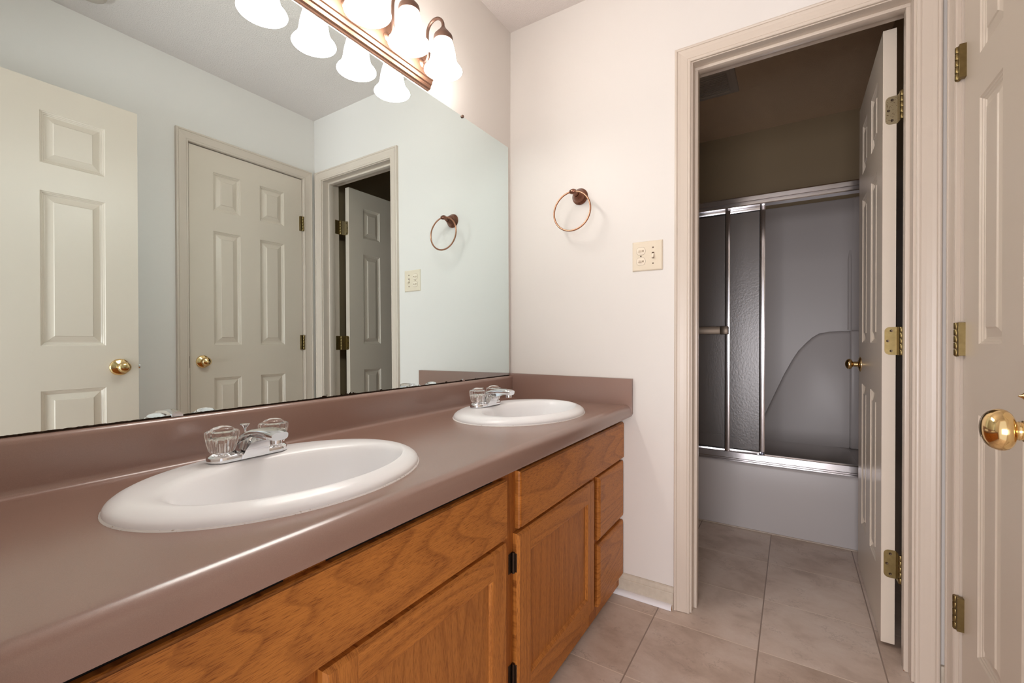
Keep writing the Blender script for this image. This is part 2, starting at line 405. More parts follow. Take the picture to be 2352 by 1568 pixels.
# entrance doorway at the back
mb = MB(); casing(mb, EX0 - .004, EX1 + .042, 2.041, lambda w, d, z: (w, YB + d, z), .0015)
struct('trim_6', mb, M['trim'], 'cream casing around the entrance doorway', 'door casing')
mb = MB()
mb.box(EX0 - .019, EX0, YB - .12, YB, .002, 2.038); mb.box(EX1 + .04, EX1 + .059, YB - .12, YB, .002, 2.038); mb.box(EX0 - .019, EX1 + .059, YB - .12, YB, 2.038, 2.057)
struct('trim_7', mb, M['trim'], 'cream jamb boards lining the entrance doorway', 'door jamb')
# baseboards
def base_prof(mb, a0, a1, fn):
    prof = [(0, 0), (.0, .080), (.004, .080), (.0075, .076), (.0085, .070), (.009, .0605), (.0112, .0590), (.012, .057), (.012, 0)]
    mb.prism(prof, a0, a1, fn)
def qround(mb, a0, a1, fn):
    prof = [(.012, .001)] + [(.012 + .017 * cos(t), .001 + .017 * sin(t)) for t in [i * pi / 12 for i in range(7)]]
    mb.prism(prof, a0, a1, fn, True)
mb = MB(); base_prof(mb, .47, JL - .0625, lambda p, q, a: (a, -p, q))
b1 = struct('baseboard_end', mb, M['base_dirty'], 'low cream baseboard between the vanity and the doorway casing', 'baseboard')
mb = MB(); qround(mb, .47, JL - .0665, lambda p, q, a: (a, -p, q))
q1 = obj('quarter_round', mb, M['jamb_white'], b1); q1['label'] = 'bright white quarter round strip'
mb = MB(); qround(mb, JL - .0665, JL - .0660, lambda p, q, a: (a, -p, q)); obj('cut_end', mb, M['raw_wood'], q1)
mb = MB(); base_prof(mb, YB + .001, CY1 - .062, lambda p, q, a: (W - p, a, q)); qround(mb, YB + .001, CY1 - .062, lambda p, q, a: (W - p, a, q))
struct('baseboard_right', mb, M['base_dirty'], 'cream baseboard behind the open entrance door', 'baseboard')
mb = MB(); base_prof(mb, .18, .925, lambda p, q, a: (W - p, a, q))
struct('baseboard_bath', mb, M['trim'], 'cream baseboard behind the open tub room door', 'baseboard')
mb = MB(); mb.box(JR + .0620, W - .0003, -.012, -.0003, .002, .078, .002)
struct('baseboard_corner', mb, M['base_dirty'], 'scuffed sliver of baseboard between the two door casings', 'baseboard')

# ------------------------------------------------------------------ six-panel doors
PROF = [(0, 0), (.0025, -.0035), (.0055, -.0042), (.0075, -.0068), (.0105, -.0075), (.013, -.0100), (.0165, -.0105), (.0375, -.0045), (.0395, -.0020), (.0405, -.0015)]
ROWS = [(1.715, 1.918), (1.001, 1.606), (.228, .826)]
def door_face(mb, w, z0, z1, cols, fn, sgn):
    us = [0] + [x for c in cols for x in c] + [w]
    zs = [z0] + [x for r in sorted(ROWS) for x in r] + [z1]
    for i in range(len(us) - 1):
        for j in range(len(zs) - 1):
            u0, u1, a, b = us[i], us[i + 1], zs[j], zs[j + 1]
            if i % 2 == 1 and j % 2 == 1:
                rings = []
                for o_, d in PROF: rings.append([fn(u0 + o_, d, a + o_), fn(u1 - o_, d, a + o_), fn(u1 - o_, d, b - o_), fn(u0 + o_, d, b - o_)])
                for r0, r1 in zip(rings[:-1], rings[1:]):
                    for k in range(4): mb.add([r0[k], r0[(k + 1) % 4], r1[(k + 1) % 4], r1[k]], [(0, 1, 2, 3)])
                mb.quad(*rings[-1])
            else:
                mb.quad(fn(u0, 0, a), fn(u1, 0, a), fn(u1, 0, b), fn(u0, 0, b))
def door_mesh(w, z0, z1, cols, pos, t=.035):
    """pos(u, v, z): u along the width from the hinge, v out of the face toward the viewer side (0 = face, -t = rear)"""
    mb = MB()
    door_face(mb, w, z0, z1, cols, lambda u, d, z: pos(u, d, z), 1)
    door_face(mb, w, z0, z1, cols, lambda u, d, z: pos(u, -t - d, z), -1)
    mb.quad(pos(0, 0, z0), pos(0, -t, z0), pos(0, -t, z1), pos(0, 0, z1))
    mb.quad(pos(w, 0, z0), pos(w, -t, z0), pos(w, -t, z1), pos(w, 0, z1))
    mb.quad(pos(0, 0, z0), pos(w, 0, z0), pos(w, -t, z0), pos(0, -t, z0))
    mb.quad(pos(0, 0, z1), pos(w, 0, z1), pos(w, -t, z1), pos(0, -t, z1))
    return mb
C24 = [(.1140, .2585), (.3645, .5030)]
C28 = [(.1055, .2995), (.4065, .6005)]
def round_knob(parent, base, axis, privacy=False, pr='brass'):
    a = axis
    k = obj('door_knob', MB().lathe([(.0, .0545), (.006, .0543)] + [(.0232 * sin(t), .0400 + .0145 * cos(t)) for t in [pi * (.10 + .09 * i) for i in range(8)]] + [(.0105, .0265), (.0100, .0240), (.0110, .0230), (.0110, .004)], base, a, 40), M[pr], parent)
    obj('rosette', MB().lathe([(.0325, 0), (.0325, .002), (.031, .0045), (.026, .007), (.018, .0085), (.015, .0105), (.0, .0105)], base, a, 40), M[pr], k)
    if privacy:
        obj('lock_button', MB().lathe([(.0085, .050), (.0080, .0548), (.0065, .0555), (.0035, .0585), (.0016, .0620), (.0, .0635)], base, a, 24), M[pr], k)
    return k

# closed door in the right wall (door_1): face X = 1.4986 toward the room, hinge edge Y = -.0873
XF = 1.4975
d1 = struct('door_1', door_mesh(.615, .013, 2.030, C24, lambda u, d, z: (XF - d, -.0873 - u, z)), M['door'], 'closed cream six-panel narrow door in the wall facing the mirror', 'door', origin=(XF, -.0873, 0))
k = round_knob(d1, (XF, -.644, .9150), '-x', True)
def hinge_side(parent, name, z, lab):
    """seen on a closed door: barrel with knuckles plus a strip of leaf"""
    hb = MB(); bx, by = 1.4845, -.0860; hh = .0445
    n = 5
    for i in range(n):
        a = z - hh + 2 * hh * i / n + .0005; b = z - hh + 2 * hh * (i + 1) / n - .0005
        hb.lathe([(.0, a), (.0058, a), (.0064, a + .001), (.0064, b - .001), (.0058, b), (.0, b)], (bx, by, 0), 'z', 18, caps=False)
    hb.lathe([(.0, z - hh - .003), (.004, z - hh - .002), (.0055, z - hh)], (bx, by, 0), 'z', 14, caps=False)
    o_ = obj('hinge', hb, M['brass_old'], parent); o_['label'] = lab
    lf = MB(); lf.box(bx - .001, XF + .0015, by - .0180, by - .0030, z - hh, z + hh, .0006, 1)
    obj('hinge_leaf', lf, M['brass_old'], o_); return o_
for z, lab in ((1.7533, 'tarnished brass top hinge'), (1.0132, 'tarnished brass middle hinge'), (.2774, 'tarnished brass bottom hinge')):
    hinge_side(d1, 'hinge', z, lab)
mb = MB(); mb.box(W - .0015, W + .0030, CY1 - .0035, CY1 + .0005, .885, .945, .0008, 1)
obj('strike_plate', mb, M['hinge_dark'], d1)

# tub room door, swung open 90 degrees (door_2)
BX, BY0 = 1.360, .158
d2 = struct('door_2', door_mesh(.610, .013, 2.030, C24, lambda u, d, z: (BX - d, BY0 + u, z)), M['door'], 'cream six-panel door swung open into the tub room', 'door', origin=(1.405, .127, 0))
k = round_knob(d2, (BX, BY0 + .548, .906), '-x')
k2 = round_knob(d2, (BX + .035, BY0 + .548, .906), 'x')
def open_hinge(parent, x0, yedge, bx, by, z, hm='brass_old'):
    hh = .0455; mb = MB()
    # leaf on the door edge, rounded corners on the inner side
    r = .014; xs0, xs1 = x0 + .0065, x0 + .037; pts = []
    for cx, cz, a0 in ((xs0 + r, z + hh - r, 90), (xs0 + r, z - hh + r, 180)):
        for i in range(7):
            t = radians(a0 + 15 * i); pts.append((cx + r * cos(t), cz + r * sin(t)))
    pts += [(xs1, z - hh), (xs1, z + hh)]
    mb.prism(pts, yedge - .0018, yedge + .0002, lambda p, q, a: (p, a, q))
    mb.add([(xs1, yedge - .0018, z - hh), (xs1, yedge - .0018, z + hh), (bx - .004, by + .004, z + hh), (bx - .004, by + .004, z - hh)], [(0, 1, 2, 3)])
    o_ = obj('hinge', mb, M[hm], parent)
    kb = MB()
    for i in range(5):
        a = z - hh + 2 * hh * i / 5 + .0006; b = z - hh + 2 * hh * (i + 1) / 5 - .0006
        kb.lathe([(.0, a), (.0060, a), (.0066, a + .001), (.0066, b - .001), (.0060, b), (.0, b)], (bx, by, 0), 'z', 18, caps=False)
    obj('knuckle', kb, M['brass_old'], o_)
    for dx, dz in ((.017, .033), (.008, 0), (.017, -.033)):
        sc = MB().lathe([(.0042, 0), (.0040, .0006), (.0015, .0006), (.0, -.0002)], (xs0 + dx, yedge - .0016, z + dz), '-y', 16, caps=False)
        obj('hinge_screw', sc, M['hinge_dark'], o_)
    return o_
for z, lab in ((1.763, 'speckled corroded top hinge'), (1.008, 'brass middle hinge with three screws'), (.276, 'dull bottom hinge')):
    h_ = open_hinge(d2, BX, BY0, 1.4045, .1262, z, 'brass_spotted' if z > 1.5 else 'brass_old'); h_['label'] = lab
# jamb-side leaves stay with the jamb
for z in (1.763, 1.008, .276):
    mb = MB(); mb.box(JR - .0012, JR + .0004, .0895, .1235, z - .0455, z + .0455, .0005, 1)
    tag(obj('hinge_leaf', mb, M['brass_old']), {1.763: 'top brass hinge leaf screwed to the tub room door jamb', 1.008: 'middle brass hinge leaf screwed to the tub room door jamb', .276: 'bottom brass hinge leaf screwed to the tub room door jamb'}[z], 'hinge leaf')

# entrance door, open against the right wall (door_3)
OX = 1.364; OY0 = -1.666
d3 = struct('door_3', door_mesh(.711, .013, 2.030, C28, lambda u, d, z: (OX - d, OY0 + u, z)), M['door'], 'open cream six-panel entrance door standing parallel to the mirror', 'door', origin=(1.405, -1.69, 0))
kb = (OX, -1.021, .9085)
k = obj('door_knob', MB().lathe([(.0, .0705), (.004, .0704), (.0085, .0698), (.0130, .0685), (.0170, .0664), (.0200, .0637), (.0222, .0600), (.0234, .0560), (.0233, .0525), (.0220, .0493), (.0195, .0468), (.0160, .0450), (.0120, .0438), (.0102, .0428), (.0100, .0410), (.0106, .0400), (.0100, .0390), (.0100, .0375), (.0116, .0368), (.0118, .0355), (.0118, .0100)], kb, '-x', 48, sx=1.0, sy=1.0), M['brass'], d3)
k['label'] = 'large polished brass knob'
obj('rosette', MB().lathe([(.0355, 0), (.0355, .002), (.034, .005), (.028, .008), (.019, .010), (.016, .012), (.0, .012)], kb, '-x', 40), M['brass'], k)
kb2 = (OX + .035, -1.021, .9085)
k = round_knob(d3, kb2, 'x')
mb = MB(); mb.box(OX + .006, OX + .029, OY0 + .711 - .0003, OY0 + .711 + .0012, .880, .937, .0005, 1); mb.box(OX + .011, OX + .024, OY0 + .711, OY0 + .711 + .010, .899, .918, .002)
l_ = obj('latch', mb, M['chrome'], d3); l_['label'] = 'small steel latch bolt'

# ------------------------------------------------------------------ wall mirror
nrm = Vector((1, .0016, .0066)).normalized(); P0 = Vector((.0079, -.8, 1.2))
def mpt(y, z, back=0.0):
    x = P0.x - (nrm.y * (y - P0.y) + nrm.z * (z - P0.z)) / nrm.x
    return (x - back, y, z)
MY0, MY1, MZ0, MZ1 = YB + .004, -.0225, .8465, 1.894
mir = thing('wall_mirror', (0, -.86, MZ0), 'large frameless wall mirror with a blackened lower edge', 'mirror')
mb = MB(); mb.quad(mpt(MY0, MZ0), mpt(MY1, MZ0), mpt(MY1, MZ1), mpt(MY0, MZ1))
obj('mirror_glass', mb, M['mirror'], mir)
mb = MB(); c4 = [(MY0, MZ0), (MY1, MZ0), (MY1, MZ1), (MY0, MZ1)]
for i in range(4):
    a, b = c4[i], c4[(i + 1) % 4]; mb.quad(mpt(*a, .00005), mpt(*b, .00005), mpt(*b, .003), mpt(*a, .003))
mb.quad(*[mpt(*q, .003) for q in c4])
obj('mirror_backing', mb, M['mirror_edge'], mir)
# clips
def clip(y, z, up, matl, r=.011):
    c = mpt(y, z, -.0006); mb = MB()
    pts = [(r * cos(t), r * sin(t)) for t in [pi * i / 12 for i in range(13)]]
    s_ = 1 if up else -1
    mb.prism([(p, q * s_) for p, q in pts], 0, .0032, lambda p, q, a: (c[0] + a, y + p, z + q))
    return obj('mirror_clip', mb, matl, mir)
clip(-1.326, MZ0 + .0005, True, M['chrome']); clip(-.360, MZ0 + .0005, True, M['chrome'], .008)
c = mpt(-.3575, MZ1, 0); mb = MB(); mb.lathe([(.0, .0055), (.005, .005), (.0062, .003), (.0062, 0)], (c[0] + .0002, -.3575, MZ1 - .001), 'x', 20)
k = obj('mirror_clip', mb, M['cap_bronze'], mir)

# ------------------------------------------------------------------ countertop with integral backsplash
YL = YB + .003
prof = [(.002, .709), (.002, .8455)]
prof += [(.010, .8460)] + [(.0135 + .0115 * sin(t), .8345 + .0115 * cos(t)) for t in [i * pi / 12 for i in range(7)]]
prof += [(.0255, .80), (.0262, .762)]
prof += [(.0262 + .012 - .012 * cos(t), .7575 - .012 * sin(t)) for t in [i * pi / 12 for i in range(1, 7)]]
prof += [(.10, .7462), (.30, .7500), (.50, .7538), (.548, .7547)]
prof += [(.548 + .0275 * sin(t), .7277 + .027 * cos(t)) for t in [i * pi / 20 for i in range(1, 11)]]
prof += [(.5757, .720), (.5755, .713), (.574, .7095), (.571, .708), (.548, .708), (.548, .722), (.03, .722), (.03, .709)]
SINKS = [(.300, -1.2525), (.296, -.392)]
SA, SB = .215, .267
def cut_profile():
    return prof
mb = MB(); mb.prism(prof, YL, -.0185, lambda p, q, a: (p, a, q), True)
ct = obj('countertop', mb, M['laminate'], origin=(.29, -.86, .71))
tag(ct, 'long mauve-brown laminate countertop with rolled front edge and backsplash', 'countertop')
# openings for the bowls
for i, (cx, cy) in enumerate(SINKS):
    cm = MB().lathe([(1, -.12), (1, .12)], (cx + .012, cy, .75), 'z', 48, sx=SA - .035, sy=SB - .030)
    me = bpy.data.meshes.new('cut'); me.from_pydata(cm.v, [], cm.f)
    bmc = bmesh.new(); bmc.from_mesh(me); bmesh.ops.remove_doubles(bmc, verts=bmc.verts[:], dist=1e-5); bmesh.ops.recalc_face_normals(bmc, faces=bmc.faces[:]); bmc.to_mesh(me); bmc.free()
    co = bpy.data.objects.new('cut', me); COL.objects.link(co)
    bo = ct.modifiers.new('bowl_opening', 'BOOLEAN'); bo.operation = 'DIFFERENCE'; bo.object = co; bo.solver = 'EXACT'
    bpy.context.view_layer.update()
    dg = bpy.context.evaluated_depsgraph_get(); nm = bpy.data.meshes.new_from_object(ct.evaluated_get(dg))
    ct.modifiers.remove(bo); ct.data = nm; bpy.data.objects.remove(co)
try: ct.data.set_sharp_from_angle(angle=radians(32))
except Exception: pass
# side splash against the end wall
mb = MB()
pts = [(.0265, .7465), (.0265, .8455), (.012, .847), (.0045, .8475), (.0045, .857), (.5775, .857), (.5775, .722), (.5745, .716), (.5715, .7095), (.5680, .7240), (.5600, .7450), (.5480, .7535), (.53, .7535)]
mb.prism([(.002, .7085), (.002, .857), (.5775, .857), (.5775, .7205), (.5720, .7085)], -.0180, -.0003, lambda p, q, a: (p, a, q))
ss = obj('side_splash', mb, M['laminate'], ct)
mb = MB(); mb.box(.5775, .5779, -.0160, -.0095, .715, .8565); mb.box(.5775, .5779, -.0078, -.0004, .715, .8565)
mb2 = MB(); mb2.box(.5776, .5777, -.0095, -.0078, .715, .8565)
obj('edge_seam', mb2, M['screw'], ss)

# ------------------------------------------------------------------ sinks
def build_sink(cx, cy):
    seg = 96
    s_ = thing('drop_in_sink', (cx, cy, .7465), '', 'sink')
    tz = lambda x, z: z + .019 * (x - .30) + .0026
    # (semi-x, semi-y, centre shift x, z) from the outer lip in to the drain
    rings = [(SA - .003, SB - .003, 0, .7475, 0), (SA - .0005, SB - .0005, 0, .7495, 0), (SA - .0005, SB - .0005, 0, .7530, 0), (SA - .003, SB - .003, 0, .7575, 0), (SA - .0085, SB - .0085, 0, .7620, 0), (SA - .0165, SB - .0165, 0, .7660, 0),
             (SA - .026, SB - .026, .001, .7690, 0), (.1710, .2290, .0160, .7702, 0), (.1570, .2180, .0290, .7703, 0), (.1485, .2110, .0362, .7692, .004), (.1430, .2060, .0400, .7660, .010), (.1388, .2018, .0415, .7600, .010),
             (.1343, .1973, .0418, .7490, 0), (.1288, .1900, .0410, .7320, 0), (.1200, .1780, .0385, .7060, 0), (.1080, .1610, .0340, .6760, 0), (.0890, .1360, .0270, .6490, 0), (.0650, .1000, .0170, .6310, 0), (.0400, .0580, .007, .6215, 0), (.0235, .0235, 0, .6180, 0)]
    rows = []
    for a, b, sx, z, sl in rings:
        rows.append([(cx + sx + a * cos(2 * pi * k / seg), cy + b * sin(2 * pi * k / seg), tz(cx + sx + a * cos(2 * pi * k / seg), z - sl * (sx + a * cos(2 * pi * k / seg) + .10))) for k in range(seg)])
    mb = MB(); mb.grid(rows, True, True)
    # underside shell so the bowl has thickness
    under = [(SA - .004, SB - .004, 0, .7475), (SA - .045, SB - .040, .010, .7475), (.1445, .2090, .0418, .7250), (.1370, .1970, .0405, .6950), (.1230, .1790, .0365, .6650), (.1030, .1500, .0280, .6370), (.0760, .1110, .017, .6190), (.0480, .0650, .006, .6100), (.0235, .0235, 0, .6080), (.0235, .0235, 0, .6180)]
    mb.grid([[(cx + sx + a * cos(2 * pi * k / seg), cy + b * sin(2 * pi * k / seg), tz(cx + sx + a * cos(2 * pi * k / seg), z)) for k in range(seg)] for a, b, sx, z in under], True, True)
    obj('basin', mb, M['porcelain'], s_)
    cr = [[(cx + a * cos(2 * pi * k / seg), cy + b * sin(2 * pi * k / seg), tz(cx + a * cos(2 * pi * k / seg), z)) for k in range(seg)] for a, b, z in ((SA + .0022, SB + .0022, .7472), (SA + .0008, SB + .0008, .7492), (SA - .0025, SB - .0025, .7502))]
    mb = MB().grid(cr, True, True)
    obj('caulk_bead', mb, M['caulk'], s_)
    obj('drain', MB().lathe([(.0, .6235), (.012, .6232), (.018, .6196), (.0225, .6190), (.0240, .6188)], (cx, cy, 0), 'z', 36, caps=False), M['chrome'], s_)
    return s_
sk = build_sink(*SINKS[0]); sk['label'] = 'white oval drop-in sink nearest the camera, larger in view'; sk['group'] = 'white oval sinks'
sk2 = copy_tree(sk, (SINKS[1][0], SINKS[1][1], .7465)); sk2['label'] = 'white oval drop-in sink beside the end wall and side splash'

# ------------------------------------------------------------------ faucets (local frame: x away from the mirror, y along the wall)
def build_faucet(bx, by, bz):
    f = thing('faucet', (bx, by, bz), '', 'faucet')
    def W_(p): return (bx + p[0], by + p[1], bz + p[2])
    # deck plate with saddle body: stadium cross-sections stacked
    seg = 64
    def stad(hl, r, z, lift=0.0):
        out = []
        for k in range(seg):
            t = 2 * pi * k / seg; c_, s__ = cos(t), sin(t)
            y = (hl if s__ >= 0 else -hl) + r * s__; x = r * c_
            out.append(W_((x, y, z + lift * max(0, 1 - (y / .05) ** 2) if abs(y) < .05 else z)))
        return out
    mb = MB()
    rows = [stad(.0510, .0250, 0), stad(.0510, .0264, .001), stad(.0510, .0264, .0085), stad(.0510, .0256, .0105), stad(.0510, .0235, .0122), stad(.0510, .0180, .0140), stad(.0510, .0005, .0145)]
    mb.grid(rows, True, True)
    for sy in (-1, 1):      # handle pedestals
        mb.lathe([(.0245, .0090), (.0240, .0115), (.0222, .0135), (.0190, .0150), (.0172, .0160), (.0168, .0168), (.0178, .0175), (.0178, .0183), (.0, .0183)], W_((0, sy * .0508, 0)), 'z', 32, caps=False)
    obj('faucet_base', mb, M['chrome'], f)
    # spout: lofted sections from body to nose
    secs = [(-.022, .006, .034, .004), (-.018, .016, .0300, .008), (-.008, .029, .0255, .010), (.012, .0415, .0210, .0110), (.036, .0500, .0185, .0100), (.062, .0545, .0180, .0095), (.086, .0550, .0185, .0095), (.105, .0535, .0185, .0092), (.1130, .0520, .0165, .0080)]
    rows = []
    for i, (x, zc, hw, hh) in enumerate(secs):
        row = []
        tilt = [1.25, 1.1, .85, .55, .30, .10, -.02, -.15, -.2][i]
        nx, nz = -sin(tilt), cos(tilt)
        for k in range(24):
            t = 2 * pi * k / 24; c_, s__ = cos(t), sin(t)
            e = 2.0 / 3.2
            cy_ = math.copysign(abs(c_) ** e, c_) * hw; cz = math.copysign(abs(s__) ** e, s__) * hh
            row.append(W_((x + nx * cz, cy_, zc + nz * cz)))
        rows.append(row)
    mb = MB().grid(rows, True, True); mb.add(rows[-1], [tuple(range(24))]); mb.add(rows[0], [tuple(range(24))[::-1]])
    # web under the spout joining it to the base
    web = [(-.020, .002), (.0290, .002), (.0300, .010), (.0345, .0200), (.0430, .0300), (.0570, .0375), (.0760, .0430), (.0960, .0465), (.0980, .0520), (.050, .0500), (.012, .0415), (-.008, .029), (-.018, .012)]
    for ws in (1,):
        mb.prism(web, -1, 1, lambda p, q, a: W_((p, a * (.0275 - .22 * q), q)))
    sp_ = obj('spout', mb, M['chrome'], f)
    obj('aerator', MB().lathe([(.0105, -.008), (.0110, -.0075), (.0110, .006), (.0095, .008)], W_((.1000, 0, .0440)), 'z', 24), M['chrome'], sp_)
    # lift rod behind the spout
    mb = MB().tube([W_((-.0240, .004, .015)), W_((-.0240, .004, .050))], .0025, 12)
    mb.lathe([(.0025, .048), (.0030, .051), (.0045, .055), (.0085, .0595), (.0092, .0608), (.0088, .0618), (.0, .0625)], W_((-.0240, .004, 0)), 'z', 20, caps=False)
    obj('lift_rod', mb, M['chrome'], f)
    for sy in (-1, 1):
        base = W_((0, sy * .0508, .0185)); mb = MB()
        inner = [(.0, .0320), (.0120, .0318), (.0170, .0300), (.0190, .0260), (.0178, .0120), (.0165, .0010)]
        outer = [(.0205, .0005), (.0222, .003), (.0238, .010), (.0265, .022), (.0285, .034), (.0290, .0385), (.0278, .0422), (.0238, .0438), (.0205, .0446), (.0195, .0470), (.0150, .0500), (.0080, .0522), (.0, .0528)]
        prof_ = inner + outer
        amp = [0, .04, .07, .08, .08, .07] + [.03] * 6 + [.02] * 2 + [0] * 5
        mb.lathe([(r, h * .95) for r, h in prof_], base, 'z', 112, caps=False, flute=16, famp=amp)
        hd = obj('faucet_knob', mb, M['acrylic'], f)
        mb = MB().lathe([(.0050, -.0005), (.0050, .018), (.0, .0185)], base, 'z', 16)
        obj('knob_core', mb, M['chrome'], hd)
    return f
fa = build_faucet(.1650, -1.2567, .7712); fa['label'] = 'chrome two-handle faucet with clear fluted knobs on the nearest sink'; fa['group'] = 'chrome faucets'
fb = copy_tree(fa, (.1650, -.4220, .7712)); fb['label'] = 'chrome faucet with clear knobs on the sink beside the end wall'

# ------------------------------------------------------------------ vanity cabinets
FX = .525; DX = .5425         # face frame plane and the plane of door / drawer faces
def cab_body(y0, y1, root, open_end):
    mb = MB()
    mb.box(.004, FX - .019, y0 + .0002, y0 + .013, .0, .708); mb.box(.004, FX - .019, y1 - .013, y1 - .0002, .0, .708)
    mb.box(.004, FX - .019, y0, y1, .055, .068); mb.box(.004, .012, y0, y1, .0, .708)
    mb.box(FX - .075, FX - .062, y0, y1, 0, .055)
    obj('cabinet_box', mb, M['oak_dark'], root)
    obj('painted_gap_shade', MB().box(FX - .0185, FX - .0010, y0 + .001, y1 - .001, .660, .7065), M['black'], root)  # black strip paints in the shade below the counter edge
def frame(root, y0, y1, stiles, rails):
    mb = MB()
    for a, b in stiles: obj('frame_stile', MB().box(FX - .019, FX, a, b, .030, .7065, .0008, 1), M['oak_dark'], root)
    for a, b, z0, z1 in rails: obj('frame_rail', MB().box(FX - .0188, FX - .0002, a, b, z0, z1, .0008, 1), M['oak_rail'], root)
def slab(name, root, y0, y1, z0, z1, material, lip=.010):
    """solid front with a routed (bevelled) outer edge"""
    t0, t1 = FX + .0005, DX
    rings = [[(t0, y0, z0), (t0, y1, z0), (t0, y1, z1), (t0, y0, z1)]]
    for d, o_ in ((t0 + .0095, 0), (t0 + .0125, .0015), (t0 + .0150, .006), (t1, lip)):
        rings.append([(d, y0 + o_, z0 + o_), (d, y1 - o_, z0 + o_), (d, y1 - o_, z1 - o_), (d, y0 + o_, z1 - o_)])
    mb = MB()
    for r0, r1 in zip(rings[:-1], rings[1:]):
        for k in range(4): mb.add([r0[k], r0[(k + 1) % 4], r1[(k + 1) % 4], r1[k]], [(0, 1, 2, 3)])
    mb.quad(*rings[-1]); mb.quad(*rings[0][::-1])
    return obj(name, mb, material, root)
def cab_door(root, y0, y1, z0, z1, panel_mat, rw=.060):
    t0, t1 = FX + .0005, DX + .0005
    def member(p, edge_dirs):
        pass
    # stiles (vertical grain) as the door mesh; rails and panel are its pieces
    def bev_member(ya, yb, za, zb, outer):     # outer: which sides get the routed lip
        mb = MB(); x0 = t0; o = .007
        oy0 = o if 'a' in outer else 0; oy1 = o if 'b' in outer else 0; oz0 = o if 'd' in outer else 0; oz1 = o if 'u' in outer else 0
        r0 = [(x0, ya, za), (x0, yb, za), (x0, yb, zb), (x0, ya, zb)]
        r1 = [(x0 + .011, ya, za), (x0 + .011, yb, za), (x0 + .011, yb, zb), (x0 + .011, ya, zb)]
        r2 = [(t1, ya + oy0, za + oz0), (t1, yb - oy1, za + oz0), (t1, yb - oy1, zb - oz1), (t1, ya + oy0, zb - oz1)]
        for p, q in ((r0, r1), (r1, r2)):
            for k in range(4): mb.add([p[k], p[(k + 1) % 4], q[(k + 1) % 4], q[k]], [(0, 1, 2, 3)])
        mb.quad(*r2); mb.quad(*r0[::-1]); return mb
    d = bpy.data.objects.new('cabinet_door', None); COL.objects.link(d); d.parent = root; WORLD[d.name] = Vector((FX, y0, z0)); d.location = WORLD[d.name] - WORLD[root.name]
    obj('door_stile', bev_member(y0, y0 + rw, z0, z1, 'adu'), M['oak_stile'], d); obj('door_stile', bev_member(y1 - rw, y1, z0, z1, 'bdu'), M['oak_stile'], d)
    obj('door_rail', bev_member(y0 + rw, y1 - rw, z1 - rw, z1, 'u'), M['oak_rail'], d); obj('door_rail', bev_member(y0 + rw, y1 - rw, z0, z0 + rw, 'd'), M['oak_rail'], d)
    # sticking: small bevel from the frame down to the flat recessed panel
    mb = MB(); a, b, c_, e = y0 + rw, y1 - rw, z0 + rw, z1 - rw
    rr = [[(t1 - dd, a + o, c_ + o), (t1 - dd, b - o, c_ + o), (t1 - dd, b - o, e - o), (t1 - dd, a + o, e - o)] for dd, o in ((0, 0), (.0015, .0030), (.0055, .0065), (.0075, .0080))]
    for r0, r1 in zip(rr[:-1], rr[1:]):
        for k in range(4): mb.add([r0[k], r0[(k + 1) % 4], r1[(k + 1) % 4], r1[k]], [(0, 1, 2, 3)])
    obj('panel_moulding', mb, M['oak_stile'], d)
    mb = MB(); q = .0078; mb.box(t1 - .0125, t1 - .0075, a + q, b - q, c_ + q, e - q); obj('door_panel', mb, panel_mat, d)
    return d
def cab_hinge(d, y, z):
    mb = MB()
    mb.box(FX - .0002, FX + .0016, y - .019, y - .003, z - .025, z + .025, .0005, 1)
    mb.tube([(FX + .0045, y - .0035, z - .0255), (FX + .0045, y - .0035, z + .0255)], .0042, 14)
    mb.box(FX + .003, DX - .004, y - .0030, y - .0004, z - .023, z + .023, .0006, 1)
    h_ = obj('hinge', mb, M['hinge_dark'], d)
    return h_
v1 = thing('vanity_cabinet', (.27, -.42, 0), 'golden oak vanity base cabinet against the end wall, with two drawers', 'cabinet')
cab_body(-.8425, -.0008, v1, True)
frame(v1, -.8425, -.001, [(-.8425, -.790), (-.318, -.253), (-.034, -.001)], [(-.790, -.318, .520, .560), (-.790, -.318, .030, .100), (-.253, -.034, .520, .560), (-.253, -.034, .285, .330), (-.253, -.034, .030, .075)])
f1 = slab('false_front', v1, -.7985, -.0025, .5400, .6835, M['oak_front_right'], .004); f1['label'] = 'long plain oak false front under the sink beside the wall'
e1 = slab('drawer_front', v1, -.2690, -.0025, .3085, .5300, M['oak_drawer'], .012); e1['label'] = 'upper oak drawer front'
e2 = slab('drawer_front', v1, -.2690, -.0025, .0745, .2930, M['oak_drawer'], .012); e2['label'] = 'lower oak drawer front'
c1 = cab_door(v1, -.8095, -.3110, .0900, .5310, M['oak_panel_right'])
cab_hinge(c1, -.8095, .4600); cab_hinge(c1, -.8095, .1850)
v2 = thing('vanity_cabinet', (.27, -1.27, 0), 'golden oak vanity base cabinet under the nearest sink', 'cabinet')
cab_body(YB + .002, -.8430, v2, False)
frame(v2, YB, -.8430, [(-.8950, -.8430), (-1.395, -1.330), (YB + .002, -1.66)], [(-1.330, -.895, .520, .560), (-1.330, -.895, .030, .100), (-1.66, -1.395, .520, .560), (-1.66, -1.395, .285, .330), (-1.66, -1.395, .030, .075)])
f2 = slab('false_front', v2, YB + .006, -.8580, .5385, .6800, M['oak_front_left'], .003); f2['label'] = 'long oak false front with swirling cathedral grain'
c2 = cab_door(v2, -1.3440, -.8580, .0900, .5280, M['oak_panel_left'])
cab_hinge(c2, -1.3440, .4600); cab_hinge(c2, -1.3440, .1850)
e3 = slab('drawer_front', v2, YB + .006, -1.382, .3085, .5280, M['oak_drawer'], .012)
